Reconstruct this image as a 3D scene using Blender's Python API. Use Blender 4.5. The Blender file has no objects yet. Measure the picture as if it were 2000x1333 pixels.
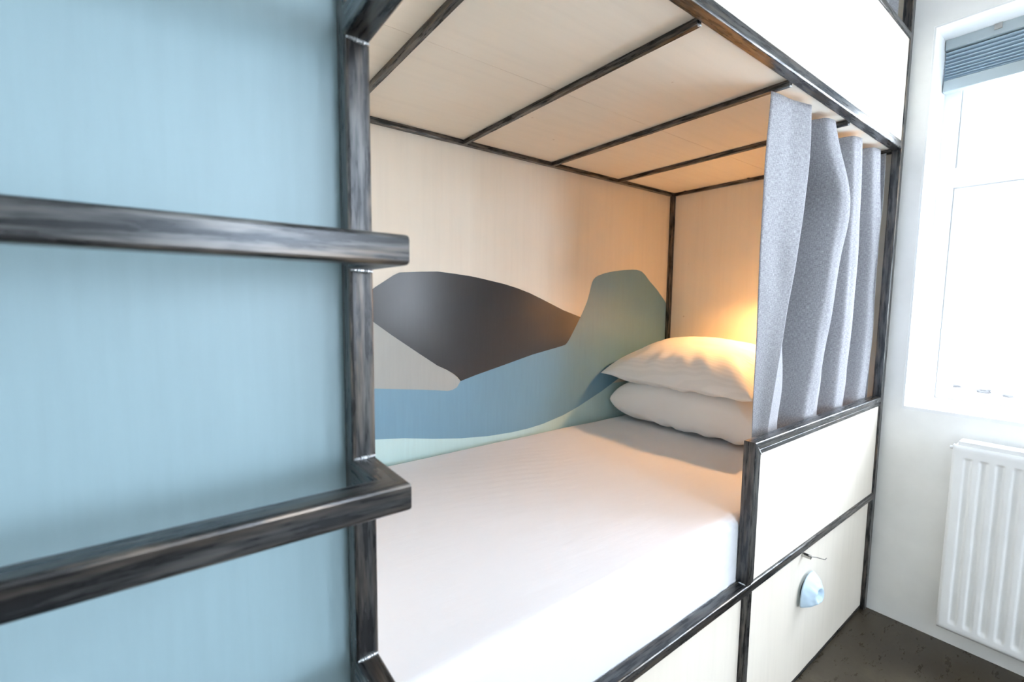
import bpy, bmesh, math, random
from mathutils import Vector, Matrix, noise
random.seed(7)
S = bpy.context.scene
C = S.collection
R = math.radians

# ------------------------------------------------------------------ camera
CAM = Vector((-0.16596, -0.52282, 1.19371))
YAW, PITCH, ROLL, FPX = 37.0273, -5.0006, 0.6263, 897.835
cy, sy, cp, sp = math.cos(R(YAW)), math.sin(R(YAW)), math.cos(R(PITCH)), math.sin(R(PITCH))
fw = Vector((sy*cp, cy*cp, sp))
rt = Vector((cy, -sy, 0))
up = rt.cross(fw)
cr, sr = math.cos(R(ROLL)), math.sin(R(ROLL))
rt, up = cr*rt + sr*up, -sr*rt + cr*up
cam_data = bpy.data.cameras.new('camera')
cam = bpy.data.objects.new('camera', cam_data)
C.objects.link(cam)
cam.matrix_world = Matrix((rt, up, -fw)).transposed().to_4x4()
cam.matrix_world.translation = CAM
cam_data.sensor_width = 36.0
cam_data.lens = FPX/2000*36
cam_data.clip_start = 0.02
cam_data.dof.use_dof = True
cam_data.dof.focus_distance = 1.15
cam_data.dof.aperture_fstop = 4.5
S.camera = cam

# ------------------------------------------------------------------ light
S.view_settings.view_transform = 'Standard'
S.view_settings.look = 'None'
S.view_settings.gamma = 1
S.view_settings.use_curve_mapping = False
S.view_settings.exposure = 1.60
S.cycles.max_bounces = 14
S.cycles.diffuse_bounces = 8
S.cycles.glossy_bounces = 5
S.cycles.transparent_max_bounces = 12
S.cycles.sample_clamp_indirect = 6
S.cycles.caustics_reflective = False
S.cycles.caustics_refractive = False

W = bpy.data.worlds.new('overcast_sky')
S.world = W
W.use_nodes = True
bg = W.node_tree.nodes['Background']
SKY = 5.6
bg.inputs['Color'].default_value = (0.87, 0.94, 1.08, 1)
bg.inputs['Strength'].default_value = SKY

def portal(name, loc, rot, sx, sz):
    l = bpy.data.lights.new(name, 'AREA')
    l.shape = 'RECTANGLE'; l.size = sx; l.size_y = sz
    l.cycles.is_portal = True
    o = bpy.data.objects.new(name, l); C.objects.link(o)
    o.location = loc; o.rotation_euler = rot
    return o
portal('window_portal', (2.42, -0.775, 1.48), (0, R(90), 0), 1.40, 1.46)
portal('window_portal', (0.65, -4.12, 1.70), (R(90), 0, 0), 1.0, 2.4)
portal('window_portal', (2.42, -2.825, 1.48), (0, R(90), 0), 1.40, 1.46)

LAMP_STRENGTH = 390.0

# ------------------------------------------------------------------ helpers
def nodes(name):
    m = bpy.data.materials.new(name); m.use_nodes = True
    nt = m.node_tree
    return m, nt, nt.nodes['Principled BSDF'], nt.nodes['Material Output']

def N(nt, typ, **kw):
    n = nt.nodes.new(typ)
    for k, v in kw.items():
        if k.startswith('i_'):
            n.inputs[k[2:].replace('_', ' ')].default_value = v
        else:
            setattr(n, k, v)
    return n

def ramp(nt, src, stops):
    r = nt.nodes.new('ShaderNodeValToRGB')
    e = r.color_ramp.elements
    while len(e) < len(stops): e.new(0.5)
    for k, (p, c) in enumerate(stops):
        e[k].position = p; e[k].color = (*c, 1)
    nt.links.new(src, r.inputs['Fac'])
    return r

def noise_tex(nt, vec, scale, detail=4, rough=0.55, mapping=None):
    if mapping:
        mp = N(nt, 'ShaderNodeMapping'); mp.inputs['Scale'].default_value = mapping
        nt.links.new(vec, mp.inputs['Vector']); vec = mp.outputs['Vector']
    n = N(nt, 'ShaderNodeTexNoise'); n.inputs['Scale'].default_value = scale
    n.inputs['Detail'].default_value = detail; n.inputs['Roughness'].default_value = rough
    nt.links.new(vec, n.inputs['Vector'])
    return n

def bump(nt, bsdf, h, strength, dist=0.002):
    b = N(nt, 'ShaderNodeBump'); b.inputs['Strength'].default_value = strength
    b.inputs['Distance'].default_value = dist
    nt.links.new(h, b.inputs['Height']); nt.links.new(b.outputs['Normal'], bsdf.inputs['Normal'])
    return b

def plain(name, col, rough=0.6, metal=0.0, spec=0.5):
    m, nt, b, o = nodes(name)
    tc = N(nt, 'ShaderNodeTexCoord')
    n = noise_tex(nt, tc.outputs['Object'], 9, 3)
    c0 = tuple(x*0.97 for x in col); c1 = tuple(min(1, x*1.03) for x in col)
    r = ramp(nt, n.outputs['Fac'], [(0.3, c0), (0.7, c1)])
    nt.links.new(r.outputs['Color'], b.inputs['Base Color'])
    b.inputs['Roughness'].default_value = rough
    b.inputs['Metallic'].default_value = metal
    b.inputs['Specular IOR Level'].default_value = spec
    return m

# raw, waxed steel: streaks run along the tube (UV v), rust and polish on the arrises
def steel_mat():
    m, nt, b, o = nodes('raw_steel')
    uv = N(nt, 'ShaderNodeUVMap'); uv.uv_map = 'uv'
    n1 = noise_tex(nt, uv.outputs['UV'], 1.0, 5, 0.62, (230, 5, 1))
    n2 = noise_tex(nt, uv.outputs['UV'], 1.0, 4, 0.6, (120, 10, 1))
    n3 = noise_tex(nt, uv.outputs['UV'], 1.0, 3, 0.5, (40, 2.4, 1))
    base = ramp(nt, n1.outputs['Fac'], [(0.32, (0.022, 0.023, 0.0245)), (0.52, (0.038, 0.040, 0.043)),
                                        (0.64, (0.064, 0.067, 0.071)), (0.76, (0.15, 0.156, 0.162))])
    tint = ramp(nt, n3.outputs['Fac'], [(0.35, (0.034, 0.048, 0.060)), (0.5, (0.042, 0.042, 0.043)),
                                        (0.66, (0.046, 0.042, 0.038))])
    mix = N(nt, 'ShaderNodeMixRGB'); mix.inputs['Fac'].default_value = 0.30
    nt.links.new(base.outputs['Color'], mix.inputs['Color1'])
    nt.links.new(tint.outputs['Color'], mix.inputs['Color2'])
    at = N(nt, 'ShaderNodeAttribute'); at.attribute_name = 'arris'
    mul = N(nt, 'ShaderNodeMath', operation='MULTIPLY')
    rr = ramp(nt, n2.outputs['Fac'], [(0.46, (0, 0, 0)), (0.62, (0.9, 0.9, 0.9))])
    nt.links.new(at.outputs['Fac'], mul.inputs[0]); nt.links.new(rr.outputs['Color'], mul.inputs[1])
    wear = ramp(nt, n3.outputs['Fac'], [(0.42, (0.24, 0.24, 0.235)), (0.64, (0.24, 0.17, 0.11))])
    mix2 = N(nt, 'ShaderNodeMixRGB')
    nt.links.new(mul.outputs[0], mix2.inputs['Fac'])
    nt.links.new(mix.outputs['Color'], mix2.inputs['Color1'])
    nt.links.new(wear.outputs['Color'], mix2.inputs['Color2'])
    nt.links.new(mix2.outputs['Color'], b.inputs['Base Color'])
    b.inputs['Metallic'].default_value = 0.75
    b.inputs['Coat Weight'].default_value = 0.22
    b.inputs['Coat Roughness'].default_value = 0.30
    rg = ramp(nt, n2.outputs['Fac'], [(0.3, (0.24,)*3), (0.7, (0.33,)*3)])
    nt.links.new(rg.outputs['Color'], b.inputs['Roughness'])
    bump(nt, b, n1.outputs['Fac'], 0.10, 0.001)
    return m

def ply_mat(name, grain, tone=(0.80, 0.745, 0.655)):
    # grain: mapping scale, small along the grain direction
    m, nt, b, o = nodes(name)
    tc = N(nt, 'ShaderNodeTexCoord')
    n1 = noise_tex(nt, tc.outputs['Object'], 1.0, 5, 0.6, grain)
    n2 = noise_tex(nt, tc.outputs['Object'], 2.2, 3, 0.5)
    t = tone
    r1 = ramp(nt, n1.outputs['Fac'], [(0.28, tuple(x*0.965 for x in t)), (0.5, t), (0.75, tuple(min(1, x*1.02) for x in t))])
    r2 = ramp(nt, n2.outputs['Fac'], [(0.3, (0.95, 0.93, 0.90)), (0.7, (1, 1, 1))])
    mx = N(nt, 'ShaderNodeMixRGB', blend_type='MULTIPLY'); mx.inputs['Fac'].default_value = 1
    nt.links.new(r1.outputs['Color'], mx.inputs['Color1']); nt.links.new(r2.outputs['Color'], mx.inputs['Color2'])
    # tiny pin knots
    v = N(nt, 'ShaderNodeTexVoronoi'); v.inputs['Scale'].default_value = 5.5
    nt.links.new(tc.outputs['Object'], v.inputs['Vector'])
    r3 = ramp(nt, v.outputs['Distance'], [(0.012, (0.55, 0.42, 0.30)), (0.03, (1, 1, 1))])
    mx2 = N(nt, 'ShaderNodeMixRGB', blend_type='MULTIPLY'); mx2.inputs['Fac'].default_value = 0.6
    nt.links.new(mx.outputs['Color'], mx2.inputs['Color1']); nt.links.new(r3.outputs['Color'], mx2.inputs['Color2'])
    nt.links.new(mx2.outputs['Color'], b.inputs['Base Color'])
    b.inputs['Roughness'].default_value = 0.55
    b.inputs['Specular IOR Level'].default_value = 0.35
    bump(nt, b, n1.outputs['Fac'], 0.04, 0.001)
    return m

def paint_mat(name, col, rough=0.45, spec=0.5):
    m, nt, b, o = nodes(name)
    tc = N(nt, 'ShaderNodeTexCoord')
    n1 = noise_tex(nt, tc.outputs['Object'], 1.0, 4, 0.6, (90, 90, 7))
    n2 = noise_tex(nt, tc.outputs['Object'], 14, 2, 0.5)
    r = ramp(nt, n1.outputs['Fac'], [(0.3, tuple(x*0.97 for x in col)), (0.7, tuple(min(1, x*1.025) for x in col))])
    nt.links.new(r.outputs['Color'], b.inputs['Base Color'])
    b.inputs['Roughness'].default_value = rough
    b.inputs['Specular IOR Level'].default_value = spec
    bump(nt, b, n1.outputs['Fac'], 0.012, 0.001)
    return m

def linen_mat():
    m, nt, b, o = nodes('grey_linen')
    uv = N(nt, 'ShaderNodeUVMap'); uv.uv_map = 'uv'
    a = noise_tex(nt, uv.outputs['UV'], 1.0, 3, 0.6, (700, 90, 1))
    c = noise_tex(nt, uv.outputs['UV'], 1.0, 3, 0.6, (90, 700, 1))
    ad = N(nt, 'ShaderNodeMath', operation='ADD')
    nt.links.new(a.outputs['Fac'], ad.inputs[0]); nt.links.new(c.outputs['Fac'], ad.inputs[1])
    hf = N(nt, 'ShaderNodeMath', operation='MULTIPLY'); hf.inputs[1].default_value = 0.5
    nt.links.new(ad.outputs[0], hf.inputs[0])
    r = ramp(nt, hf.outputs[0], [(0.37, (0.19, 0.19, 0.207)), (0.5, (0.31, 0.311, 0.332)), (0.63, (0.47, 0.475, 0.495))])
    nt.links.new(r.outputs['Color'], b.inputs['Base Color'])
    b.inputs['Roughness'].default_value = 0.9
    b.inputs['Specular IOR Level'].default_value = 0.15
    b.inputs['Sheen Weight'].default_value = 0.2
    bump(nt, b, hf.outputs[0], 0.35, 0.001)
    tr = N(nt, 'ShaderNodeBsdfTranslucent')
    nt.links.new(r.outputs['Color'], tr.inputs['Color'])
    ms = N(nt, 'ShaderNodeMixShader'); ms.inputs['Fac'].default_value = 0.05
    nt.links.new(b.outputs['BSDF'], ms.inputs[1]); nt.links.new(tr.outputs['BSDF'], ms.inputs[2])
    nt.links.new(ms.outputs['Shader'], o.inputs['Surface'])
    return m

def cotton_mat(name, col, stripe=False, crease=(6, 22, 6), strength=0.12):
    m, nt, b, o = nodes(name)
    tc = N(nt, 'ShaderNodeTexCoord')
    n1 = noise_tex(nt, tc.outputs['Object'], 1.0, 4, 0.55, crease)
    b.inputs['Base Color'].default_value = (*col, 1)
    b.inputs['Roughness'].default_value = 0.8
    b.inputs['Specular IOR Level'].default_value = 0.2
    b.inputs['Sheen Weight'].default_value = 0.1
    if stripe:
        w = N(nt, 'ShaderNodeTexWave', wave_type='BANDS', bands_direction='X')
        w.inputs['Scale'].default_value = 26; w.inputs['Distortion'].default_value = 0.35
        nt.links.new(tc.outputs['Object'], w.inputs['Vector'])
        r = ramp(nt, w.outputs['Fac'], [(0.42, tuple(x*0.955 for x in col)), (0.58, col)])
        nt.links.new(r.outputs['Color'], b.inputs['Base Color'])
        rr = ramp(nt, w.outputs['Fac'], [(0.42, (0.45,)*3), (0.58, (0.85,)*3)])
        nt.links.new(rr.outputs['Color'], b.inputs['Roughness'])
    else:
        r = ramp(nt, n1.outputs['Fac'], [(0.3, tuple(x*0.99 for x in col)), (0.7, col)])
        nt.links.new(r.outputs['Color'], b.inputs['Base Color'])
    bump(nt, b, n1.outputs['Fac'], strength, 0.01)
    return m

def floor_mat():
    m, nt, b, o = nodes('polished_concrete')
    tc = N(nt, 'ShaderNodeTexCoord')
    n1 = noise_tex(nt, tc.outputs['Object'], 2.6, 8, 0.66)
    n2 = noise_tex(nt, tc.outputs['Object'], 1.0, 6, 0.7, (14, 40, 1))
    r1 = ramp(nt, n1.outputs['Fac'], [(0.36, (0.040, 0.031, 0.022)), (0.52, (0.066, 0.053, 0.037)), (0.66, (0.125, 0.102, 0.070))])
    r2 = ramp(nt, n2.outputs['Fac'], [(0.30, (0.92, 0.91, 0.89)), (0.70, (1.08, 1.07, 1.04))])
    mx = N(nt, 'ShaderNodeMixRGB', blend_type='MULTIPLY'); mx.inputs['Fac'].default_value = 1
    nt.links.new(r1.outputs['Color'], mx.inputs['Color1']); nt.links.new(r2.outputs['Color'], mx.inputs['Color2'])
    nt.links.new(mx.outputs['Color'], b.inputs['Base Color'])
    rg = ramp(nt, n2.outputs['Fac'], [(0.3, (0.22,)*3), (0.7, (0.42,)*3)])
    nt.links.new(rg.outputs['Color'], b.inputs['Roughness'])
    b.inputs['Specular IOR Level'].default_value = 0.4
    bump(nt, b, n2.outputs['Fac'], 0.04, 0.002)
    return m

def glass_mat():
    m, nt, b, o = nodes('window_glass')
    tr = N(nt, 'ShaderNodeBsdfTransparent')
    tr.inputs['Color'].default_value = (0.97, 0.985, 0.98, 1)
    gl = N(nt, 'ShaderNodeBsdfGlossy'); gl.inputs['Roughness'].default_value = 0.02
    fr = N(nt, 'ShaderNodeFresnel'); fr.inputs['IOR'].default_value = 1.45
    ms = N(nt, 'ShaderNodeMixShader')
    ge = N(nt, 'ShaderNodeNewGeometry')          # reflect on the entering face only
    inv = N(nt, 'ShaderNodeMath', operation='SUBTRACT'); inv.inputs[0].default_value = 1.0
    nt.links.new(ge.outputs['Backfacing'], inv.inputs[1])
    mu = N(nt, 'ShaderNodeMath', operation='MULTIPLY')
    nt.links.new(fr.outputs['Fac'], mu.inputs[0]); nt.links.new(inv.outputs[0], mu.inputs[1])
    nt.links.new(mu.outputs[0], ms.inputs['Fac'])
    nt.links.new(tr.outputs['BSDF'], ms.inputs[1]); nt.links.new(gl.outputs['BSDF'], ms.inputs[2])
    nt.links.new(ms.outputs['Shader'], o.inputs['Surface'])
    return m

def emit_mat(name, col, strength):
    m, nt, b, o = nodes(name)
    b.inputs['Base Color'].default_value = (0.9, 0.88, 0.82, 1)
    b.inputs['Emission Color'].default_value = (*col, 1)
    b.inputs['Emission Strength'].default_value = strength
    return m

STEEL = steel_mat()
PLY_V = ply_mat('birch_plywood_upright', (45, 45, 2.2))
PLY_H = ply_mat('birch_plywood_flat_brightened', (2.2, 45, 45), (0.84, 0.79, 0.70))  # same plywood made paler, extra brightness for the dim berth ceiling put into colour
SEAM = plain('plywood_joint', (0.52, 0.44, 0.34), 0.7)
BLUE = paint_mat('sky_blue_paint', (0.295, 0.42, 0.465), 0.42)
M_DARK = paint_mat('charcoal_mural_paint', (0.050, 0.052, 0.056), 0.22, 0.5)
M_BLUE = paint_mat('slate_blue_mural_paint', (0.165, 0.315, 0.43), 0.40)
M_GREY = paint_mat('stone_grey_mural_paint', (0.36, 0.375, 0.36), 0.45)
M_AQUA = paint_mat('pale_aqua_mural_paint', (0.50, 0.69, 0.70), 0.45)
LINEN = linen_mat()
SHEET = cotton_mat('white_sheet', (0.74, 0.755, 0.79), False, (5, 30, 5), 0.20)
PILLOW = cotton_mat('white_striped_pillowcase', (0.87, 0.865, 0.855), True, (16, 7, 12), 0.22)
DUVET = cotton_mat('white_pillowcase', (0.86, 0.855, 0.85), False, (13, 9, 10), 0.25)
WALL = plain('white_wall_paint', (0.92, 0.92, 0.90), 0.7, 0, 0.3)
WHITE = plain('white_lacquer', (0.88, 0.89, 0.89), 0.35)
RADW = plain('white_radiator_enamel', (0.85, 0.86, 0.86), 0.35)
CEIL = plain('white_ceiling_paint', (0.90, 0.90, 0.89), 0.8)
BLIND = plain('grey_blue_pleated_fabric', (0.44, 0.55, 0.64), 0.8)
def translucent(m, fac):
    nt = m.node_tree; b = nt.nodes['Principled BSDF']; o = nt.nodes['Material Output']
    tr = N(nt, 'ShaderNodeBsdfTranslucent'); ms = N(nt, 'ShaderNodeMixShader'); ms.inputs['Fac'].default_value = fac
    src = b.inputs['Base Color'].links[0].from_socket
    nt.links.new(src, tr.inputs['Color'])
    nt.links.new(b.outputs['BSDF'], ms.inputs[1]); nt.links.new(tr.outputs['BSDF'], ms.inputs[2])
    nt.links.new(ms.outputs['Shader'], o.inputs['Surface'])
translucent(BLIND, 0.10)
SHADE = plain('frosted_shade', (0.75, 0.74, 0.70), 0.6)
translucent(SHADE, 0.32)
BLINDBAR = plain('grey_blind_rail', (0.40, 0.465, 0.49), 0.4)
WELD = plain('bright_weld_metal', (0.62, 0.64, 0.66), 0.28, 0.9)
CHROME = plain('nickel', (0.45, 0.44, 0.42), 0.25, 1.0)
HOLD = plain('pale_blue_resin', (0.56, 0.72, 0.86), 0.5)
BLACKM = plain('black_metal', (0.03, 0.03, 0.032), 0.45, 0.3)
FLOOR = floor_mat()
GLASS = glass_mat()
GRAVEL = plain('pale_gravel', (0.80, 0.80, 0.79), 0.95)
ROCKM = plain('grey_lava_rock', (0.045, 0.045, 0.045), 0.95)
ROADM = plain('blue_grey_asphalt', (0.30, 0.36, 0.42), 0.9)
BULB = emit_mat('warm_bulb', (1.0, 0.485, 0.165), LAMP_STRENGTH)

def root_offset(p):
    v = Vector((0, 0, 0))
    while p is not None:
        v += p.location; p = p.parent
    return v

def obj(name, bm, mats, parent=None, smooth=False, origin=None):
    off = root_offset(parent)
    o_loc = Vector((0, 0, 0))
    if parent is None and origin is not None:
        o_loc = Vector(origin); off = o_loc
    if off.length: bmesh.ops.translate(bm, verts=bm.verts, vec=-off)
    bm.normal_update()
    me = bpy.data.meshes.new(name)
    bm.to_mesh(me); bm.free()
    if not isinstance(mats, (list, tuple)): mats = [mats]
    for m in mats: me.materials.append(m)
    if smooth:
        for p in me.polygons: p.use_smooth = True
    o = bpy.data.objects.new(name, me)
    C.objects.link(o)
    o.location = o_loc
    if parent is not None: o.parent = parent
    return o

def thing(name, label, cat, loc=(0, 0, 0), group=None):
    o = bpy.data.objects.new(name, None); C.objects.link(o)
    o.empty_display_size = 0.1
    o.location = loc
    o['label'] = label; o['category'] = cat
    if group: o['group'] = group
    return o

def tag(o, label, cat, group=None):
    o['label'] = label; o['category'] = cat
    if group: o['group'] = group
    return o

def struct(name, bm, mats, parent=None):
    o = obj(name, bm, mats, parent)
    if parent is None: o['kind'] = 'structure'
    return o

def add_box(bm, a, b, mi=0, bev=0.0, seg=2):
    t = bmesh.new()
    bmesh.ops.create_cube(t, size=1)
    ax, ay, az = [(min(a[i], b[i]), max(a[i], b[i])) for i in range(3)]
    for v in t.verts:
        v.co = Vector((ax[0] if v.co.x < 0 else ax[1], ay[0] if v.co.y < 0 else ay[1], az[0] if v.co.z < 0 else az[1]))
    if bev: bmesh.ops.bevel(t, geom=t.edges[:], offset=bev, segments=seg, affect='EDGES', profile=0.5)
    for f in t.faces: f.material_index = mi
    me = bpy.data.meshes.new('t'); t.to_mesh(me); t.free()
    bm.from_mesh(me); bpy.data.meshes.remove(me)

def box(a, b, bev=0.0, seg=2):
    bm = bmesh.new(); add_box(bm, a, b, 0, bev, seg); return bm

def sweep(bm, pts, wa, wb, b_dir, r=0.004, seg=3, mi=0):
    """rounded square tube along pts; wb is its size along b_dir, wa the other way; mitred corners, uv and an arris mask"""
    uvl = bm.loops.layers.uv.get('uv') or bm.loops.layers.uv.new('uv')
    al = bm.verts.layers.float.get('arris') or bm.verts.layers.float.new('arris')
    pts = [Vector(p) for p in pts]; b = Vector(b_dir).normalized()
    prof = []
    for sx, sy_, a0 in ((1, 1, 0), (-1, 1, 90), (-1, -1, 180), (1, -1, 270)):
        for k in range(seg+1):
            t = R(a0 + 90*k/seg)
            msk = 1.0 if 0 < k < seg else 0.45
            prof.append((sx*(wa/2-r) + r*math.cos(t), sy_*(wb/2-r) + r*math.sin(t), msk))
    per = [0]
    n = len(prof)
    for i in range(n):
        p, q = prof[i], prof[(i+1) % n]
        per.append(per[-1] + math.hypot(p[0]-q[0], p[1]-q[1]))
    rings, lens = [], [0]
    off = random.random()*20
    for i, p in enumerate(pts):
        if i: lens.append(lens[-1] + (p-pts[i-1]).length)
        d0 = (p-pts[i-1]).normalized() if i else (pts[1]-p).normalized()
        d1 = (pts[i+1]-p).normalized() if i < len(pts)-1 else d0
        a0 = d0.cross(b); a1 = d1.cross(b)
        am = (a0+a1).normalized(); k = 1/max(0.2, am.dot(a0))
        ring = []
        for (u, v, msk) in prof:
            vert = bm.verts.new(p + am*(u*k) + b*v); vert[al] = msk
            ring.append(vert)
        rings.append(ring)
    for i in range(len(pts)-1):
        for j in range(n):
            f = bm.faces.new((rings[i][j], rings[i][(j+1) % n], rings[i+1][(j+1) % n], rings[i+1][j]))
            f.material_index = mi; f.smooth = False
            cs = ((per[j], lens[i]), (per[j+1], lens[i]), (per[j+1], lens[i+1]), (per[j], lens[i+1]))
            for lp, (u, v) in zip(f.loops, cs): lp[uvl].uv = (u, v+off)
    for ring, rev in ((rings[0], False), (rings[-1], True)):
        f = bm.faces.new(ring[::-1] if rev else ring); f.material_index = mi
        for lp in f.loops: lp[uvl].uv = (lp.vert.co.x*1.3 + lp.vert.co.y, lp.vert.co.z + off)
    bmesh.ops.recalc_face_normals(bm, faces=bm.faces[:])
    return rings

def tube(pts, wa, wb, b_dir, r=0.004):
    bm = bmesh.new(); sweep(bm, pts, wa, wb, b_dir, r); return bm

def bar(a, b, r=0.004):
    """straight square tube filling the box a..b, its axis the longest side"""
    a, b = Vector(a), Vector(b); d = b-a; c = (a+b)/2
    ax = max(range(3), key=lambda i: abs(d[i]))
    p0, p1 = c.copy(), c.copy(); p0[ax] = a[ax]; p1[ax] = b[ax]
    bi = 2 if ax != 2 else 1
    ai = ({0, 1, 2} - {ax, bi}).pop()
    bd = Vector((0, 0, 0)); bd[bi] = 1
    return tube([p0, p1], abs(d[ai]), abs(d[bi]), bd, r)

def weld(p0, p1, rad, normal):
    """a short rippled bead from p0 to p1"""
    bm = bmesh.new(); p0, p1 = Vector(p0), Vector(p1)
    t = (p1-p0).normalized(); nrm = Vector(normal).normalized(); s = t.cross(nrm)
    n = 26; prev = None
    for i in range(n+1):
        f = i/n
        e = math.sin(math.pi*min(1, max(0.02, f)))**0.35
        rr = rad*e*(0.85 + 0.22*math.sin(i*2.4) + 0.15*(random.random()-0.5))
        c = p0.lerp(p1, f) + nrm*rad*0.15*math.sin(i*1.7)
        ring = [bm.verts.new(c + (s*math.cos(a) + nrm*math.sin(a)*0.8)*rr) for a in [2*math.pi*k/10 for k in range(10)]]
        if prev:
            for k in range(10): bm.faces.new((prev[k], prev[(k+1) % 10], ring[(k+1) % 10], ring[k]))
        else: bm.faces.new(ring[::-1])
        prev = ring
    bm.faces.new(prev)
    bmesh.ops.recalc_face_normals(bm, faces=bm.faces[:])
    return bm

def cyl(p0, p1, r0, r1=None, seg=20):
    bm = bmesh.new(); p0, p1 = Vector(p0), Vector(p1); r1 = r0 if r1 is None else r1
    z = (p1-p0).normalized(); x = z.orthogonal().normalized(); y = z.cross(x)
    A = [bm.verts.new(p0 + (x*math.cos(t)+y*math.sin(t))*r0) for t in [2*math.pi*k/seg for k in range(seg)]]
    B = [bm.verts.new(p1 + (x*math.cos(t)+y*math.sin(t))*r1) for t in [2*math.pi*k/seg for k in range(seg)]]
    for k in range(seg): bm.faces.new((A[k], A[(k+1) % seg], B[(k+1) % seg], B[k]))
    bm.faces.new(A[::-1]); bm.faces.new(B)
    bmesh.ops.recalc_face_normals(bm, faces=bm.faces[:])
    return bm

def wire(pts, rad, seg=8):
    bm = bmesh.new(); pts = [Vector(p) for p in pts]; prev = None
    for i, p in enumerate(pts):
        d = (pts[min(i+1, len(pts)-1)] - pts[max(i-1, 0)]).normalized()
        x = d.cross(Vector((0.3, 0.2, 1))).normalized(); y = d.cross(x)
        ring = [bm.verts.new(p + (x*math.cos(t)+y*math.sin(t))*rad) for t in [2*math.pi*k/seg for k in range(seg)]]
        if prev:
            for k in range(seg): bm.faces.new((prev[k], prev[(k+1) % seg], ring[(k+1) % seg], ring[k]))
        else: bm.faces.new(ring[::-1])
        prev = ring
    bm.faces.new(prev)
    bmesh.ops.recalc_face_normals(bm, faces=bm.faces[:])
    return bm

def sphere(c, r, sx=1, sy_=1, sz=1, u=20, v=12):
    bm = bmesh.new(); bmesh.ops.create_uvsphere(bm, u_segments=u, v_segments=v, radius=r)
    for w in bm.verts: w.co = Vector((w.co.x*sx, w.co.y*sy_, w.co.z*sz)) + Vector(c)
    return bm

def interp(tab, z):
    """tab: (z, value) pairs, smooth cubic through them"""
    tab = sorted(tab); n = len(tab)
    if z <= tab[0][0]: return tab[0][1]
    if z >= tab[-1][0]: return tab[-1][1]
    def slope(i):
        p, q = tab[max(0, i-1)], tab[min(n-1, i+1)]
        return (q[1]-p[1])/(q[0]-p[0])
    for i in range(n-1):
        (a, va), (b, vb) = tab[i], tab[i+1]
        if z <= b:
            h = b-a; t = (z-a)/h
            return (va*(2*t**3-3*t*t+1) + slope(i)*h*(t**3-2*t*t+t) + vb*(3*t*t-2*t**3) + slope(i+1)*h*(t**3-t*t))

def sstep(a, b, x):
    t = min(1, max(0, (x-a)/(b-a))); return t*t*(3-2*t)

# ------------------------------------------------------------------ the room
ROOM_H, YB, XL = 3.05, -4.0, -2.4
struct('floor', box((XL-0.12, YB-0.12, -0.15), (2.32, 1.10, 0.0)), FLOOR)
struct('ceiling', box((XL-0.12, YB-0.12, ROOM_H), (2.32, 1.10, ROOM_H+0.15)), CEIL)

WY0, WY1, WZ0, WZ1 = -0.055, -1.50, 0.811, 2.153     # window opening in the right wall
bm = bmesh.new()
VY0, VY1 = -2.10, -3.55                               # unseen second opening further along, added to brighten the room
add_box(bm, (2.0, WY0, 0), (2.30, 1.10, ROOM_H))
add_box(bm, (2.0, VY0, 0), (2.30, WY1, ROOM_H))
add_box(bm, (2.0, YB-0.12, 0), (2.30, VY1, ROOM_H))
for a_, b_ in ((WY1, WY0), (VY1, VY0)):
    add_box(bm, (2.0, a_, 0), (2.30, b_, WZ0))
    add_box(bm, (2.0, a_, WZ1), (2.30, b_, ROOM_H))
struct('wall_right', bm, WALL)
def window(n, y0, y1, t1, t2):
    # reveal lining and sill board
    bm = bmesh.new()
    add_box(bm, (2.001, y0, WZ0+0.012), (2.29, y0-0.006, WZ1-0.006))
    add_box(bm, (2.001, y1, WZ0+0.012), (2.29, y1+0.006, WZ1-0.006))
    add_box(bm, (2.001, y1, WZ1-0.006), (2.29, y0, WZ1))
    struct(t1, bm, WHITE)
    struct(t2, box((2.001, y1, WZ0), (2.29, y0, WZ0+0.012)), WHITE)
    a, b = y0-0.006, y1+0.006
    fx0, fx1 = 2.19, 2.26
    bm = bmesh.new()
    for p, q in (((fx0, a, WZ0+0.012), (fx1, a-0.045, WZ1-0.006)), ((fx0, b, WZ0+0.012), (fx1, b+0.045, WZ1-0.006)),
                 ((fx0, b+0.045, WZ0+0.012), (fx1, a-0.045, WZ0+0.028)), ((fx0, b+0.045, WZ1-0.055), (fx1, a-0.045, WZ1-0.006)),
                 ((fx0, b+0.045, 1.63), (fx1, a-0.045, 1.70))):
        add_box(bm, p, q)
    win = struct('window_%d' % n, bm, WHITE)
    for name, z0, z1 in (('casement_sash', WZ0+0.029, 1.628), ('fanlight_sash', 1.702, WZ1-0.057)):
        bm = bmesh.new(); x0, x1, w = 2.205, 2.25, 0.04; c, d = a-0.047, b+0.047
        add_box(bm, (x0, c, z0), (x1, c-w, z1)); add_box(bm, (x0, d, z0), (x1, d+w, z1))
        add_box(bm, (x0, d+w, z0), (x1, c-w, z0+0.022)); add_box(bm, (x0, d+w, z1-w), (x1, c-w, z1))
        sa = obj(name, bm, WHITE, win)
        obj('pane', box((2.224, d+w-0.004, z0+0.018), (2.230, c-w+0.004, z1-w+0.004)), GLASS, sa)
window(1, WY0, WY1, 'trim_1', 'trim_2')
window(3, VY0, VY1, 'trim_3', 'trim_4')  # out-of-view window, added for more daylight
TY0, TY1 = WY0-0.006, WY1+0.006

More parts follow.
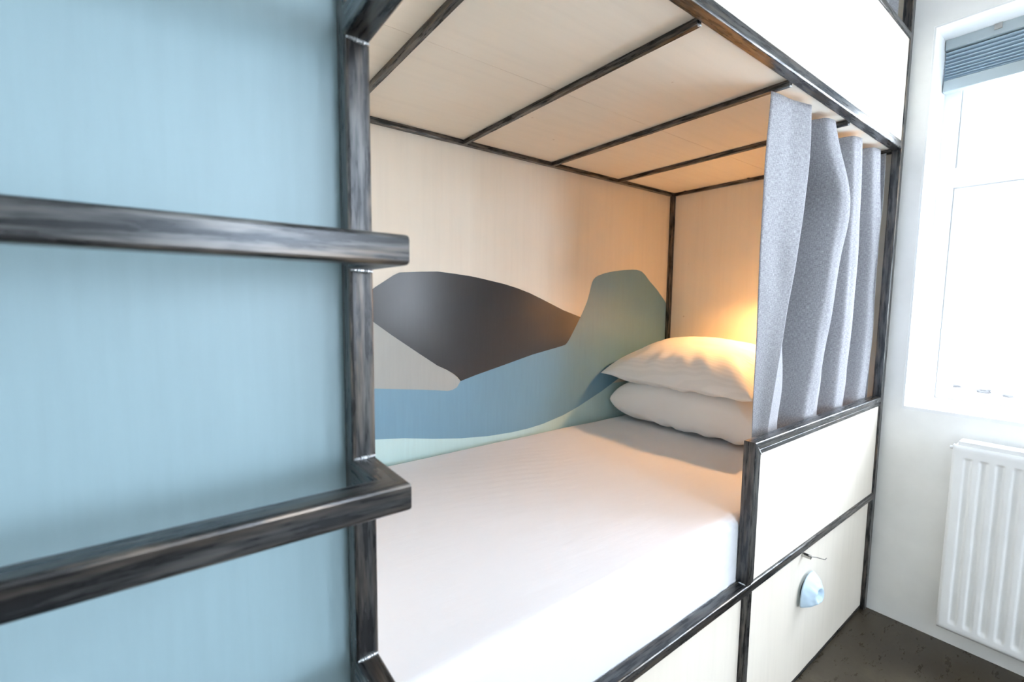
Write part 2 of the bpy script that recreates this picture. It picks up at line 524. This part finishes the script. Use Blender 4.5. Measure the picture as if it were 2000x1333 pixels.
# opposite wall with an unseen window, added as fill light from behind the camera
bm = bmesh.new()
OX0, OX1, OZ0, OZ1 = 0.15, 1.15, 0.5, 2.9
add_box(bm, (XL-0.12, YB-0.12, 0), (OX0, YB, ROOM_H)); add_box(bm, (OX1, YB-0.12, 0), (2.0, YB, ROOM_H))
add_box(bm, (OX0, YB-0.12, 0), (OX1, YB, OZ0)); add_box(bm, (OX0, YB-0.12, OZ1), (OX1, YB, ROOM_H))
struct('wall_front', bm, WALL)
bm = bmesh.new()
for k in range(4):
    x = OX0 + 0.03 + (OX1-OX0-0.06)*k/3
    add_box(bm, (x-0.03, YB-0.09, OZ0), (x+0.03, YB-0.03, OZ1))
add_box(bm, (OX0, YB-0.09, OZ0), (OX1, YB-0.03, OZ0+0.06)); add_box(bm, (OX0, YB-0.09, OZ1-0.06), (OX1, YB-0.03, OZ1))
w2 = struct('window_2', bm, WHITE)
obj('pane', box((OX0+0.05, YB-0.064, OZ0+0.05), (OX1-0.05, YB-0.058, OZ1-0.05)), GLASS, w2)
struct('wall_left', box((XL-0.12, YB, 0), (XL, 1.10, ROOM_H)), WALL)
struct('wall_back', box((XL, 1.0, 0), (1.9995, 1.10, ROOM_H)), WALL)
struct('wall_partition', box((XL, 0.0315, 0), (-0.515, 0.12, ROOM_H)), WALL)

# ------------------------------------------------------------------ the bunk bed
D = 0.947
bunk = thing('bunk_bed', 'built-in bunk bed of dark steel tubes and birch plywood with ladder rungs', 'bunk bed')
def st(name, bm): return obj(name, bm, STEEL, bunk)
TOPZ = 3.0
st('front_post', bar((0, 0, 0.0), (0.0275, 0.0305, TOPZ), 0.0035))
st('front_post', bar((-0.5, 0, 0.0), (-0.4725, 0.0305, TOPZ), 0.0035))
st('front_post', bar((1.970, 0, 0.0), (1.999, 0.029, TOPZ), 0.003))
BW = 0.016
EX = 1.988
st('back_post', bar((EX-0.021, D-0.021, 0.0), (EX, D, TOPZ), 0.002))
st('back_post', bar((0.0, D-0.021, 0.0), (0.021, D, TOPZ), 0.002))
st('top_rail', bar((0.0275, 0, 1.7516), (1.970, 0.030, 1.7803), 0.004))
st('bed_rail', bar((0.0275, 0, 0.4487), (1.970, 0.0295, 0.4732), 0.004))
st('floor_rail', bar((0.0275, 0.0135, 0.0), (1.970, 0.034, 0.014), 0.002))
st('divider_post', bar((0.990, 0.0, 0.014), (1.017, 0.022, 0.4487), 0.003))
BZ = 1.7446
st('back_rail', bar((0.021, D-0.021, BZ), (EX-0.021, D, BZ+0.0155), 0.002))
er = st('end_rail', bar((EX-0.0155, 0.030, BZ), (EX, D-0.021, BZ+0.0155), 0.002))
for y in (0.862, 0.545):
    obj('bolt', cyl((EX-0.022, y, BZ+0.0135), (EX-0.008, y, BZ+0.0135), 0.0045, 0.0045, 12), BLACKM, er)
for k, x in enumerate((0.2845, 0.7022, 1.1204, 1.5318)):
    cb = st('cross_bar', bar((x, 0.030, BZ), (x+0.0155, D-0.021, BZ+0.0155), 0.002))
    obj('weld_bead', weld((x+0.004, 0.031, BZ+0.001), (x+0.017, 0.031, BZ+0.003), 0.0032, (0, -0.4, -1)), WELD, cb)
# ladder rungs, each a bracket standing off the posts
RUNG = 0.0300
for zb in (0.7275-0.498, 0.7275-0.249, 0.7275, 0.9775, 1.2270, 1.4745):
    y = -0.0982+RUNG/2; z = zb+RUNG/2; xr, xl = 0.0275-RUNG/2, -0.5+RUNG/2
    bm = bmesh.new()
    sweep(bm, [(xr, 0.0, z), (xr, y, z), (xl, y, z), (xl, 0.0, z)], RUNG, RUNG, (0, 0, 1), 0.0042, 3)
    rg = st('rung', bm)
    for zz, dz, nz in ((zb+RUNG, 0.0015, 1), (zb, -0.0015, -1)):
        obj('weld_bead', weld((0.001, -0.0012, zz+dz*0.5), (0.0268, -0.0012, zz+dz*1.4), 0.0030, (0, -1, 0.7*nz)), WELD, rg)

# guard at the head end
gb = bmesh.new()
g0, g1, gz0, gz1 = 0.990, 1.970, 0.4732, 0.8482
sweep(gb, [(g0+0.010, 0.0155, gz0), (g0+0.010, 0.0155, gz1-0.010), (g1, 0.0155, gz1-0.010)], 0.020, 0.031, (0, 1, 0), 0.003, 3)
st('guard_rail', gb)
tb = bmesh.new()
sweep(tb, [(g0+0.0275, 0.011, gz0), (g0+0.0275, 0.011, gz1-0.0275), (g1, 0.011, gz1-0.0275)], 0.0125, 0.018, (0, 1, 0), 0.0012, 2)
st('guard_trim', tb)
obj('guard_panel', box((g0+0.020, 0.0065, gz0), (g1, 0.0185, gz1-0.020), 0.0005), PLY_V, bunk)
obj('weld_bead', weld((g0+0.012, -0.0005, gz1-0.013), (g0+0.036, 0.001, gz1-0.037), 0.0014, (0, -1, 0)), WELD, bunk)
obj('weld_bead', weld((g0-0.001, 0.006, gz0+0.001), (g0-0.001, 0.024, gz0+0.001), 0.0024, (-1, 0, 1)), WELD, bunk)
# upper berth
obj('upper_guard_panel', box((0.0275, 0.004, 1.7803), (1.970, 0.016, 2.135), 0.0005), PLY_V, bunk)
st('upper_guard_rail', bar((0.0275, 0, 2.128), (1.970, 0.029, 2.150), 0.003))
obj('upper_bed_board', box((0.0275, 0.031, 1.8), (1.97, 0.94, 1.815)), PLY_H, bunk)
# big panels
bm = bmesh.new()
add_box(bm, (0.0, D, 0.45), (EX, D+0.012, TOPZ))
mural = [
    (3, 0.0005, [(0.021, 0.60), (0.021, 0.80), (0.478, 0.80), (1.95, 0.80), (1.95, 0.60)]),   # aqua base
    (2, 0.0010, [(0.021, 0.745), (0.25, 0.740), (0.378, 0.727), (0.478, 0.714), (0.59, 0.692), (0.704, 0.674), (0.83, 0.661), (0.946, 0.657),
                 (1.03, 0.659), (1.111, 0.666), (1.231, 0.687), (1.326, 0.714), (1.479, 0.768), (1.625, 0.829), (1.721, 0.872), (1.967, 0.99),
                 (1.967, 1.19), (1.945, 1.210), (1.88, 1.262), (1.821, 1.300), (1.78, 1.332), (1.752, 1.347), (1.736, 1.351), (1.71, 1.3535), (1.676, 1.353), (1.61, 1.347),
                 (1.544, 1.339), (1.48, 1.327), (1.439, 1.315), (1.42, 1.307), (1.406, 1.296), (1.396, 1.281), (1.390, 1.263), (1.379, 1.228), (1.366, 1.193), (1.347, 1.158), (1.326, 1.124),
                 (1.303, 1.09), (1.283, 1.060), (1.262, 1.03), (1.247, 1.012), (1.20, 0.996), (1.048, 0.971), (0.90, 0.938), (0.771, 0.910), (0.703, 0.893),
                 (0.688, 0.871), (0.66, 0.865), (0.557, 0.876), (0.381, 0.899), (0.021, 0.925)]),
    (4, 0.0015, [(0.021, 0.925), (0.381, 0.899), (0.557, 0.876), (0.649, 0.862), (0.668, 0.863), (0.688, 0.871), (0.703, 0.893), (0.671, 0.925), (0.608, 0.958),
                 (0.538, 1.005), (0.436, 1.075), (0.381, 1.115), (0.30, 1.175), (0.25, 1.19), (0.021, 1.22)]),
    (1, 0.0020, [(0.30, 1.175), (0.381, 1.115), (0.436, 1.075), (0.538, 1.005), (0.608, 0.958), (0.645, 0.940), (0.671, 0.925), (0.690, 0.909), (0.703, 0.893),
                 (0.771, 0.910), (0.90, 0.938), (1.048, 0.971), (1.20, 0.996), (1.235, 1.003), (1.247, 1.012), (1.262, 1.03), (1.283, 1.060), (1.326, 1.124),
                 (1.218, 1.156), (1.099, 1.201), (1.03, 1.226), (0.963, 1.245), (0.90, 1.259), (0.839, 1.269), (0.79, 1.277), (0.747, 1.283), (0.681, 1.289),
                 (0.609, 1.294), (0.54, 1.290), (0.466, 1.284), (0.445, 1.274), (0.382, 1.233)]),
]
for mi, dy, poly in mural:
    vs = [bm.verts.new((x, D-dy, z)) for x, z in poly]
    f = bm.faces.new(vs); f.material_index = mi
    f.normal_update()
    if f.normal.y > 0: f.normal_flip()
obj('back_panel', bm, [PLY_V, M_DARK, M_BLUE, M_AQUA, M_GREY], bunk)['label'] = 'birch plywood back panel painted with rolling hills in charcoal, slate blue, grey and aqua'
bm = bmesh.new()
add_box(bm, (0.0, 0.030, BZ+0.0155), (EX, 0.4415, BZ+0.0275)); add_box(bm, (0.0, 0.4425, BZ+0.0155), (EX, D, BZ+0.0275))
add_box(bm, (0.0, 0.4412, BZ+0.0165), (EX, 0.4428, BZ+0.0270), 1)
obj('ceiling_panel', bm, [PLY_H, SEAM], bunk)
obj('end_panel', box((EX, 0.0295, 0.45), (EX+0.011, D+0.012, TOPZ)), PLY_V, bunk)
obj('foot_panel', box((-0.012, 0.0437, 0.45), (0.0, D+0.012, TOPZ)), PLY_V, bunk)
obj('ladder_panel', box((-0.5, 0.0305, 0.0), (0.0262, 0.0435, TOPZ)), BLUE, bunk)['label'] = 'sky blue painted panel behind the ladder rungs'
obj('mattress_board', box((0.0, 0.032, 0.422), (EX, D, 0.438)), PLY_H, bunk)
# storage drawers under the bed
def drawer(x0, x1):
    bm = bmesh.new()
    add_box(bm, (x0, 0.0135, 0.016), (x1, 0.0315, 0.4470), 0, 0.0006)
    add_box(bm, (x0+0.02, 0.0315, 0.03), (x1-0.02, 0.75, 0.04))
    add_box(bm, (x0+0.02, 0.0315, 0.04), (x0+0.032, 0.75, 0.30)); add_box(bm, (x1-0.032, 0.0315, 0.04), (x1-0.02, 0.75, 0.30))
    add_box(bm, (x0+0.032, 0.738, 0.04), (x1-0.032, 0.75, 0.30))
    return obj('drawer', bm, PLY_V, bunk)
drawer(0.0295, 0.988)
dr = drawer(1.019, 1.968)
# climbing-hold pull: rounded triangular dome with a bolt recess
def hold_mesh(cx, y0, cz):
    bm = bmesh.new()
    n = 56; rows = 14; H = 0.036
    def rad(a):                                # rounded dome on a flatter lower edge
        c, d = math.cos(a), math.sin(a)
        hx, hz = 0.058, (0.060 if d > 0 else 0.036)
        e = 2.2 if d > 0 else 4.0
        return 1/((abs(c)/hx)**e + (abs(d)/hz)**e)**(1/e)
    prev = None
    for i in range(rows+1):
        t = i/rows
        ring = []
        for k in range(n):
            a = 2*math.pi*k/n
            s = (1-t)**0.55 if i < rows else 0.0
            rr = rad(a)*(0.97*s + 0.03*(1-t))
            x = math.cos(a)*rr; z = math.sin(a)*rr + 0.10*x
            h = H*(1-(1-t)**1.9) * (0.92 + 0.16*math.cos(a-R(-40))*(1-t))
            px, pz = x+0.004, z-0.004
            d = math.hypot(px, pz)
            h -= 0.026*math.exp(-(d/0.013)**2) - 0.006*math.exp(-((d-0.022)/0.006)**2)
            h += 0.004*noise.noise(Vector((x*60, z*60, 3)))*(1-t)*t*4
            ring.append(bm.verts.new((cx+x, y0-max(0, h), cz+z)))
        if prev:
            for k in range(n): bm.faces.new((prev[k], prev[(k+1) % n], ring[(k+1) % n], ring[k]))
        else:
            base = ring
        prev = ring
    bm.faces.new(base)
    bmesh.ops.remove_doubles(bm, verts=bm.verts[:], dist=0.0002)
    bmesh.ops.recalc_face_normals(bm, faces=bm.faces[:])
    return bm
hd = obj('handle', hold_mesh(1.400, 0.0035, 0.300), HOLD, dr, smooth=True)
obj('spacer', cyl((1.400, 0.0135, 0.300), (1.400, 0.003, 0.300), 0.034, 0.030, 28), BLACKM, hd)
hd['label'] = 'pale blue climbing-hold shaped drawer pull'
lk = cyl((1.365, 0.0135, 0.428), (1.365, -0.010, 0.428), 0.0075, 0.0065, 16)
lo = obj('lock', lk, CHROME, dr)
obj('key', wire([(1.366, -0.010, 0.430), (1.374, -0.022, 0.431), (1.39, -0.026, 0.424), (1.415, -0.027, 0.413), (1.428, -0.027, 0.408), (1.438, -0.027, 0.409)], 0.0013), CHROME, dr)

# ------------------------------------------------------------------ mattress
def soft_block(x0, x1, y0, y1, z0, z1, r, nx, ny, nz, fn):
    """rounded block as a displaced grid cube"""
    bm = bmesh.new(); key = {}
    cx, cy_, cz = (x0+x1)/2, (y0+y1)/2, (z0+z1)/2
    hx, hy, hz = (x1-x0)/2, (y1-y0)/2, (z1-z0)/2
    def P(u, v, w):
        k = (round(u, 5), round(v, 5), round(w, 5))
        if k in key: return key[k]
        p = Vector((u*hx, v*hy, w*hz))
        q = Vector((max(-hx+r, min(hx-r, p.x)), max(-hy+r, min(hy-r, p.y)), max(-hz+r, min(hz-r, p.z))))
        d = p-q
        if d.length > 1e-9: p = q + d.normalized()*r*min(1, d.length/r*1.0) if d.length < r else q + d.normalized()*r
        p += Vector((cx, cy_, cz))
        key[k] = bm.verts.new(p + fn(p, u, v, w))
        return key[k]
    def dense(n, h):
        # denser near the ends so the edge radius is round
        a = [-1+2*i/n for i in range(n+1)]
        for t in (0.15, 0.35, 0.6, 0.85, 1.15):
            a += [-1+t*r/h, 1-t*r/h]
        return sorted(set(round(x, 5) for x in a))
    U, V, Wg = dense(nx, hx), dense(ny, hy), dense(nz, hz)
    def face(A, B, f):
        for i in range(len(A)-1):
            for j in range(len(B)-1):
                q = [f(A[i], B[j]), f(A[i+1], B[j]), f(A[i+1], B[j+1]), f(A[i], B[j+1])]
                vs = []
                for c in q:
                    vv = P(*c)
                    if vv not in vs: vs.append(vv)
                if len(vs) > 2:
                    try: bm.faces.new(vs)
                    except ValueError: pass
    for s in (-1, 1):
        face(U, V, lambda a, b: (a, b, s)); face(U, Wg, lambda a, b: (a, s, b)); face(V, Wg, lambda a, b: (s, a, b))
    bmesh.ops.recalc_face_normals(bm, faces=bm.faces[:])
    return bm
def matt_fn(p, u, v, w):
    d = Vector((0, 0, 0))
    if w > 0.6:
        d.z += 0.004*noise.noise(Vector((p.x*3.2, p.y*3, 1)))
        m = math.exp(-((p.x-0.72)/0.32)**2 - ((p.y-0.62)/0.25)**2)
        d.z += 0.0006*m*math.sin((p.x*0.35 + p.y*1.0)*170 + 3*noise.noise(Vector((p.x*6, p.y*6, 0))))
    if v < -0.7:
        d.y += 0.003*noise.noise(Vector((p.x*5, p.z*7, 4)))
        d.y += 0.0022*math.exp(-((p.x-0.93)/0.06)**2)*math.sin(p.z*210 + p.x*120)
    return d
mt = obj('mattress', soft_block(0.002, EX-0.022, 0.0325, 0.926, 0.4382, 0.6455, 0.030, 150, 90, 18, matt_fn), SHEET, None, True, (1.0, 0.48, 0.4382))
tag(mt, 'single mattress under a smooth white fitted sheet in the lower berth', 'mattress')

# ------------------------------------------------------------------ pillows
def pillow_mesh(cx, cy_, cz, lx, ly, up_h, dn_h, rotz, tiltx, tilty, seed, pw=2.6, q=0.55, ear=0.05, wr=0.005):
    bm = bmesh.new(); n = 74
    Mx = Matrix.Translation((cx, cy_, cz)) @ Matrix.Rotation(R(rotz), 4, 'Z') @ Matrix.Rotation(R(tilty), 4, 'Y') @ Matrix.Rotation(R(tiltx), 4, 'X')
    def g(t): return math.sin(t*math.pi/2)*0.35 + t*0.65
    grid = {}
    for side in (1, -1):
        for i in range(n+1):
            for j in range(n+1):
                edge = i in (0, n) or j in (0, n)
                if side == -1 and edge: grid[side, i, j] = grid[1, i, j]; continue
                u, v = g(-1+2*i/n), g(-1+2*j/n)
                k = (max(0, 1-abs(u)**pw)*max(0, 1-abs(v)**pw))**q
                x = u*lx/2*(1 - ear*(1-v*v)); y = v*ly/2*(1 - ear*(1-u*u))
                h = (up_h if side > 0 else -dn_h)*k
                w = noise.fractal(Vector((x*7+seed, y*7, side*3.1)), 1.0, 2.0, 4)
                # radiating creases from the seam
                cr_ = math.sin(14*math.atan2(v, u)*1.3 + seed + 4*noise.noise(Vector((x*5, y*5, seed))))
                rim = sstep(0.45, 0.9, max(abs(u), abs(v)))*(1-sstep(0.93, 1.0, max(abs(u), abs(v))))
                h += side*(wr*w*k**0.5 + wr*0.9*cr_*rim)
                zs = 0.010*noise.noise(Vector((x*5+seed, y*5, 9)))
                p = Mx @ Vector((x, y, h + zs))
                grid[side, i, j] = bm.verts.new(p)
    for side in (1, -1):
        for i in range(n):
            for j in range(n):
                bm.faces.new((grid[side, i, j], grid[side, i+1, j], grid[side, i+1, j+1], grid[side, i, j+1]))
    bmesh.ops.recalc_face_normals(bm, faces=bm.faces[:])
    return bm
po = obj('pillow', pillow_mesh(1.722, 0.545, 0.745, 0.49, 0.70, 0.100, 0.094, 0, 0, 0, 2.0, 5.0, 0.42, 0.02, 0.006), DUVET, None, True, (1.72, 0.52, 0.65))
tag(po, 'plump white pillow lying directly on the mattress, lower of the two', 'pillow', 'white pillows')
po = obj('pillow', pillow_mesh(1.715, 0.575, 0.885, 0.53, 0.72, 0.150, 0.05, -2, 0, -6, 5.3, 2.6, 0.55, 0.045, 0.0045), PILLOW, None, True, (1.7, 0.56, 0.86))
tag(po, 'white satin-striped pillow on top of the other pillow', 'pillow', 'white pillows')

# ------------------------------------------------------------------ reading lamp behind the curtain
lamp = thing('reading_lamp', 'small warm reading lamp on the head-end panel behind the grey curtain', 'lamp', (1.985, 0.29, 1.40))
LB = Vector((1.820, 0.310, 1.315))
obj('wall_plate', cyl((1.9875, 0.29, 1.40), (1.976, 0.29, 1.40), 0.035, 0.033, 28), BLACKM, lamp)
obj('bulb', sphere(LB, 0.025), BULB, lamp, True)
bm = bmesh.new(); prev = None
ax = Vector((-0.25, 0.0, -1)).normalized(); lx = ax.orthogonal().normalized(); ly = ax.cross(lx)
prof = [(0.004, -0.052), (0.016, -0.052), (0.026, -0.040), (0.062, 0.030), (0.060, 0.031), (0.024, -0.038), (0.004, -0.048)]
for r_, h_ in prof:
    ring = [bm.verts.new(LB + ax*h_ + (lx*math.cos(t)+ly*math.sin(t))*r_) for t in [2*math.pi*k/36 for k in range(36)]]
    if prev:
        for k in range(36): bm.faces.new((prev[k], prev[(k+1) % 36], ring[(k+1) % 36], ring[k]))
    prev = ring
bmesh.ops.recalc_face_normals(bm, faces=bm.faces[:])
obj('lamp_shade', bm, SHADE, lamp, True)
top = LB - ax*0.050
obj('arm', wire([(1.978, 0.29, 1.40), (1.94, 0.29, 1.415), (1.90, 0.29, 1.415), (1.86, 0.30, 1.41), top+Vector((0.012, 0, 0.03)), top], 0.006, 10), BLACKM, lamp)

# ------------------------------------------------------------------ curtains
def curtain_mesh(stations, z0, z1, nz=64):
    """stations: list of functions z -> (x, y); smooth curve through them, swept down"""
    bm = bmesh.new(); uvl = bm.loops.layers.uv.new('uv'); sub = 9
    rows = []
    for i in range(nz+1):
        t = i/nz; row = []
        z = z1 + (z0-z1)*t
        P = [Vector((*f(z), 0)) for f in stations]
        Q = [P[0]*2-P[1]] + P + [P[-1]*2-P[-2]]
        for k in range(1, len(Q)-2):
            for s in range(sub if k < len(Q)-3 else sub+1):
                u = s/sub
                a, b, c, d = Q[k-1], Q[k], Q[k+1], Q[k+2]
                p = 0.5*((2*b) + (c-a)*u + (2*a-5*b+4*c-d)*u*u + (3*b-a-3*c+d)*u**3)
                w = 0.0035*noise.noise(Vector((p.x*16, p.y*16, z*5)))
                row.append((p.x, p.y + w, z))
        rows.append(row)
    arc = [0]
    for a, b in zip(rows[nz//2], rows[nz//2][1:]): arc.append(arc[-1] + (Vector(a)-Vector(b)).length)
    V = [[bm.verts.new(p) for p in row] for row in rows]
    for i in range(nz):
        for k in range(len(arc)-1):
            f = bm.faces.new((V[i][k], V[i+1][k], V[i+1][k+1], V[i][k+1]))
            f.smooth = True
            for lp, (u, v) in zip(f.loops, ((arc[k], i), (arc[k], i+1), (arc[k+1], i+1), (arc[k+1], i))):
                lp[uvl].uv = (u, rows[v][0][2])
    return bm
# ridge lines of the folds: (height, position along the rail) in metres
YR = 0.042
E_ = [(1.737, 1.115), (1.583, 1.103), (1.426, 1.103), (1.253, 1.107), (1.046, 1.109), (0.825, 1.114)]
R1 = [(1.758, 1.290), (1.559, 1.299), (1.328, 1.256), (1.071, 1.195), (0.840, 1.145)]
R2 = [(1.758, 1.459), (1.673, 1.517), (1.535, 1.634), (1.351, 1.594), (1.087, 1.522), (0.839, 1.451)]
R3 = [(1.757, 1.706), (1.632, 1.725), (1.361, 1.745), (1.079, 1.730), (0.849, 1.694)]
R4 = [(1.758, 1.887), (1.663, 1.911), (1.376, 1.978), (1.069, 1.970), (0.838, 1.932)]
R5 = [(1.762, 1.993), (1.572, 2.044), (1.382, 2.057), (1.185, 2.051), (0.987, 2.039)]
def st_pt(tab, dx=0.0, y=YR):
    return lambda z: (min(1.955, interp(tab, z) + dx), y)
def mid(t0, t1, f, y, taper=0.0):
    return lambda z: (min(1.958, interp(t0, z)*(1-f) + interp(t1, z)*f), y - taper*sstep(1.2, 1.74, z))
def vy(z, y): return YR + (y-YR)*(0.5 + 0.5*sstep(0.9, 1.2, z))*(1 - 0.25*sstep(1.55, 1.74, z))
def rel(tab, dx, y, t2=None, f=0.0):
    def g(z):
        x = interp(tab, z) + dx
        if t2: x = interp(tab, z)*(1-f) + interp(t2, z)*f
        return (min(1.957, x), vy(z, y))
    return g
def fold(a, b, deep):
    return [rel(a, 0.008, YR+0.012), rel(a, 0.034, YR+0.030), rel(a, 0, YR+0.50*deep, b, 0.5), rel(b, -0.088, YR+0.92*deep), rel(b, -0.074, YR+0.86*deep),
            rel(b, -0.066, YR+0.60*deep), rel(b, -0.061, YR+0.32*deep), rel(b, -0.050, YR+0.10*deep), rel(b, -0.030, YR+0.004), rel(b, -0.010, YR-0.001), st_pt(b, 0.002)]
stations = [st_pt(E_, 0.0, 0.070), mid(E_, R1, 0.5, 0.060), mid(E_, R1, 0.86, 0.046), st_pt(R1)]
stations += fold(R1, R2, 0.165) + fold(R2, R3, 0.13) + fold(R3, R4, 0.13)
stations += [rel(R4, 0.012, 0.060), rel(R4, 0, 0.105, R5, 0.5), rel(R5, -0.012, 0.055), st_pt(R5), rel(R5, 0.008, 0.09), rel(R5, 0.004, 0.15), rel(R5, -0.004, 0.21)]
cm = curtain_mesh(stations, 0.785, 1.7435)
cu = obj('curtain', cm, LINEN, None, False, (1.5, 0.06, 1.738))
tag(cu, 'grey linen curtain hanging in folds over the head end of the lower berth', 'curtain', 'grey bunk curtains')
md = cu.modifiers.new('thickness', 'SOLIDIFY'); md.thickness = 0.0012; md.offset = 0
# upper berth curtain, only its hem shows
def wav(k): return lambda z: (1.352 + 0.055*k, 0.056 + (-0.018 if k % 2 else 0.026))
cm = curtain_mesh([wav(k) for k in range(12)], 2.10, 2.96, 20)
cu = obj('curtain', cm, LINEN, None, False, (1.6, 0.06, 2.96))
tag(cu, 'grey linen curtain in the upper berth at the top edge of the photo', 'curtain', 'grey bunk curtains')
md = cu.modifiers.new('thickness', 'SOLIDIFY'); md.thickness = 0.0012; md.offset = 0

# ------------------------------------------------------------------ radiator
rad = thing('radiator', 'white fluted panel radiator on the wall below the window', 'radiator', (1.93, -0.75, 0.095))
RY0, RY1, RZ0, RZ1, RX = -0.216, -1.30, 0.097, 0.735, 1.900
bm = bmesh.new()
P0 = 0.0365
ys, y = [], RY0
NY = int(round((RY0-RY1)/P0*12)); zs = [RZ0+(RZ1-RZ0)*k/70 for k in range(71)]
zs = sorted(set(zs + [0.118+0.003*k for k in range(8)] + [0.683+0.003*k for k in range(7)]))
def rdepth(y, z):
    f = ((RY0-0.026-y)/P0) % 1.0
    inside = 1 if (RY0-0.020 > y > RY1+0.022) else 0
    g = (1-sstep(0.13, 0.32, abs(f-0.36)))*inside
    zz = sstep(0.120, 0.140, z)*(1-sstep(0.688, 0.699, z))
    edge = 0.004*(1-sstep(0, 0.008, min(RY0-y, y-RY1, z-RZ0, RZ1-z)))
    return 0.0062*g*zz + edge
V = [[bm.verts.new((RX+rdepth(RY0+(RY1-RY0)*i/NY, z), RY0+(RY1-RY0)*i/NY, z)) for z in zs] for i in range(NY+1)]
for i in range(NY):
    for j in range(len(zs)-1):
        bm.faces.new((V[i][j], V[i+1][j], V[i+1][j+1], V[i][j+1]))
# folded rim
nb = []
ext = bmesh.ops.extrude_edge_only(bm, edges=[e for e in bm.edges if e.is_boundary])
for v in ext['geom']:
    if isinstance(v, bmesh.types.BMVert): v.co.x = RX+0.020
bmesh.ops.recalc_face_normals(bm, faces=bm.faces[:])
obj('front_panel', bm, RADW, rad, True)
obj('rear_panel', box((1.945, RY0-0.01, RZ0+0.005), (1.960, RY1+0.01, RZ1-0.005), 0.003), RADW, rad)
bm = bmesh.new()
add_box(bm, (1.908, RY0-0.012, RZ1-0.004), (1.962, RY1+0.012, RZ1+0.0145), 0, 0.003)
obj('top_grille', bm, RADW, rad)
bm = box((1.912, RY0-0.004, RZ0+0.03), (1.958, RY0-0.010, RZ1-0.002)); obj('side_cover', bm, RADW, rad)
obj('bleed_valve', cyl((1.909, RY0+0.007, RZ1-0.011), (1.909, RY0-0.006, RZ1-0.011), 0.0055, 0.0055, 14), RADW, rad)
for y in (-0.42, -1.10):
    obj('wall_bracket', box((1.955, y-0.012, 0.20), (1.999, y+0.012, 0.62)), RADW, rad)

# ------------------------------------------------------------------ pleated blind
bl = thing('pleated_blind', 'grey-blue pleated blind drawn up to the top of the window', 'blind', (2.14, -0.75, WZ1-0.006))
obj('head_rail', box((2.128, TY0-0.002, 2.112), (2.176, TY1+0.002, WZ1-0.006), 0.002), BLINDBAR, bl)
bm = bmesh.new(); zt, zb_, npl = 2.112, 2.007, 9
prof = []
edges = [0.0]
for k in range(npl): edges.append(edges[-1] + 1.0 + 0.9*(1-k/npl))
for k in range(npl):
    e0, e1 = edges[k]/edges[-1], edges[k+1]/edges[-1]
    for q in range(6 if k < npl-1 else 7):
        t = q/6
        prof.append((2.157 - 0.019*math.sin(math.pi*t)**0.75, zt + (zb_-zt)*(e0 + (e1-e0)*t)))
va = [[bm.verts.new((x, yy, z)) for x, z in prof] for yy in (TY0-0.003, TY1+0.003)]
for k in range(len(prof)-1): bm.faces.new((va[0][k], va[1][k], va[1][k+1], va[0][k+1]))
# back side so the pleat stack has body
vb = [[bm.verts.new((2.164, yy, z)) for k, (x, z) in enumerate(prof)] for yy in (TY0-0.003, TY1+0.003)]
for k in range(len(prof)-1): bm.faces.new((vb[0][k], vb[0][k+1], vb[1][k+1], vb[1][k]))
for s in (0, 1):
    for k in range(len(prof)-1): bm.faces.new((va[s][k], va[s][k+1], vb[s][k+1], vb[s][k]))
bmesh.ops.recalc_face_normals(bm, faces=bm.faces[:])
obj('pleated_fabric', bm, BLIND, bl)
obj('bottom_rail', box((2.136, TY0-0.003, 1.968), (2.168, TY1+0.003, 2.008), 0.003), BLINDBAR, bl)
obj('bracket', box((2.124, -0.205, 2.128), (2.134, -0.185, 2.150), 0.001), CHROME, bl)

# ------------------------------------------------------------------ outside
struct('ground', box((-60, -60, -0.30), (90, 60, -0.16)), GRAVEL)
struct('road', box((19.5, -40, -0.16), (33, 60, -0.15)), ROADM)
def rock(x, y, s, seed, lab):
    bm = bmesh.new(); bmesh.ops.create_icosphere(bm, subdivisions=3, radius=1)
    for v in bm.verts:
        n = v.co.normalized()
        v.co = Vector((n.x*s*1.5, n.y*s*1.8, n.z*s*0.75))*(0.8+0.5*noise.noise(n*1.6+Vector((seed, 0, 0)))) + Vector((x, y, -0.16+s*0.45))
    o = obj('rock', bm, ROCKM, None, False, (x, y, -0.16))
    tag(o, lab, 'rock', 'rocks outside the window')
rock(10.25, 1.06, 0.050, 1.1, 'small grey rock on the gravel outside, leftmost beyond the window')
rock(9.97, 0.70, 0.065, 2.3, 'largest flat grey rock on the gravel outside beyond the window')
rock(9.80, 0.42, 0.045, 4.7, 'small grey rock on the gravel outside, rightmost beyond the window')
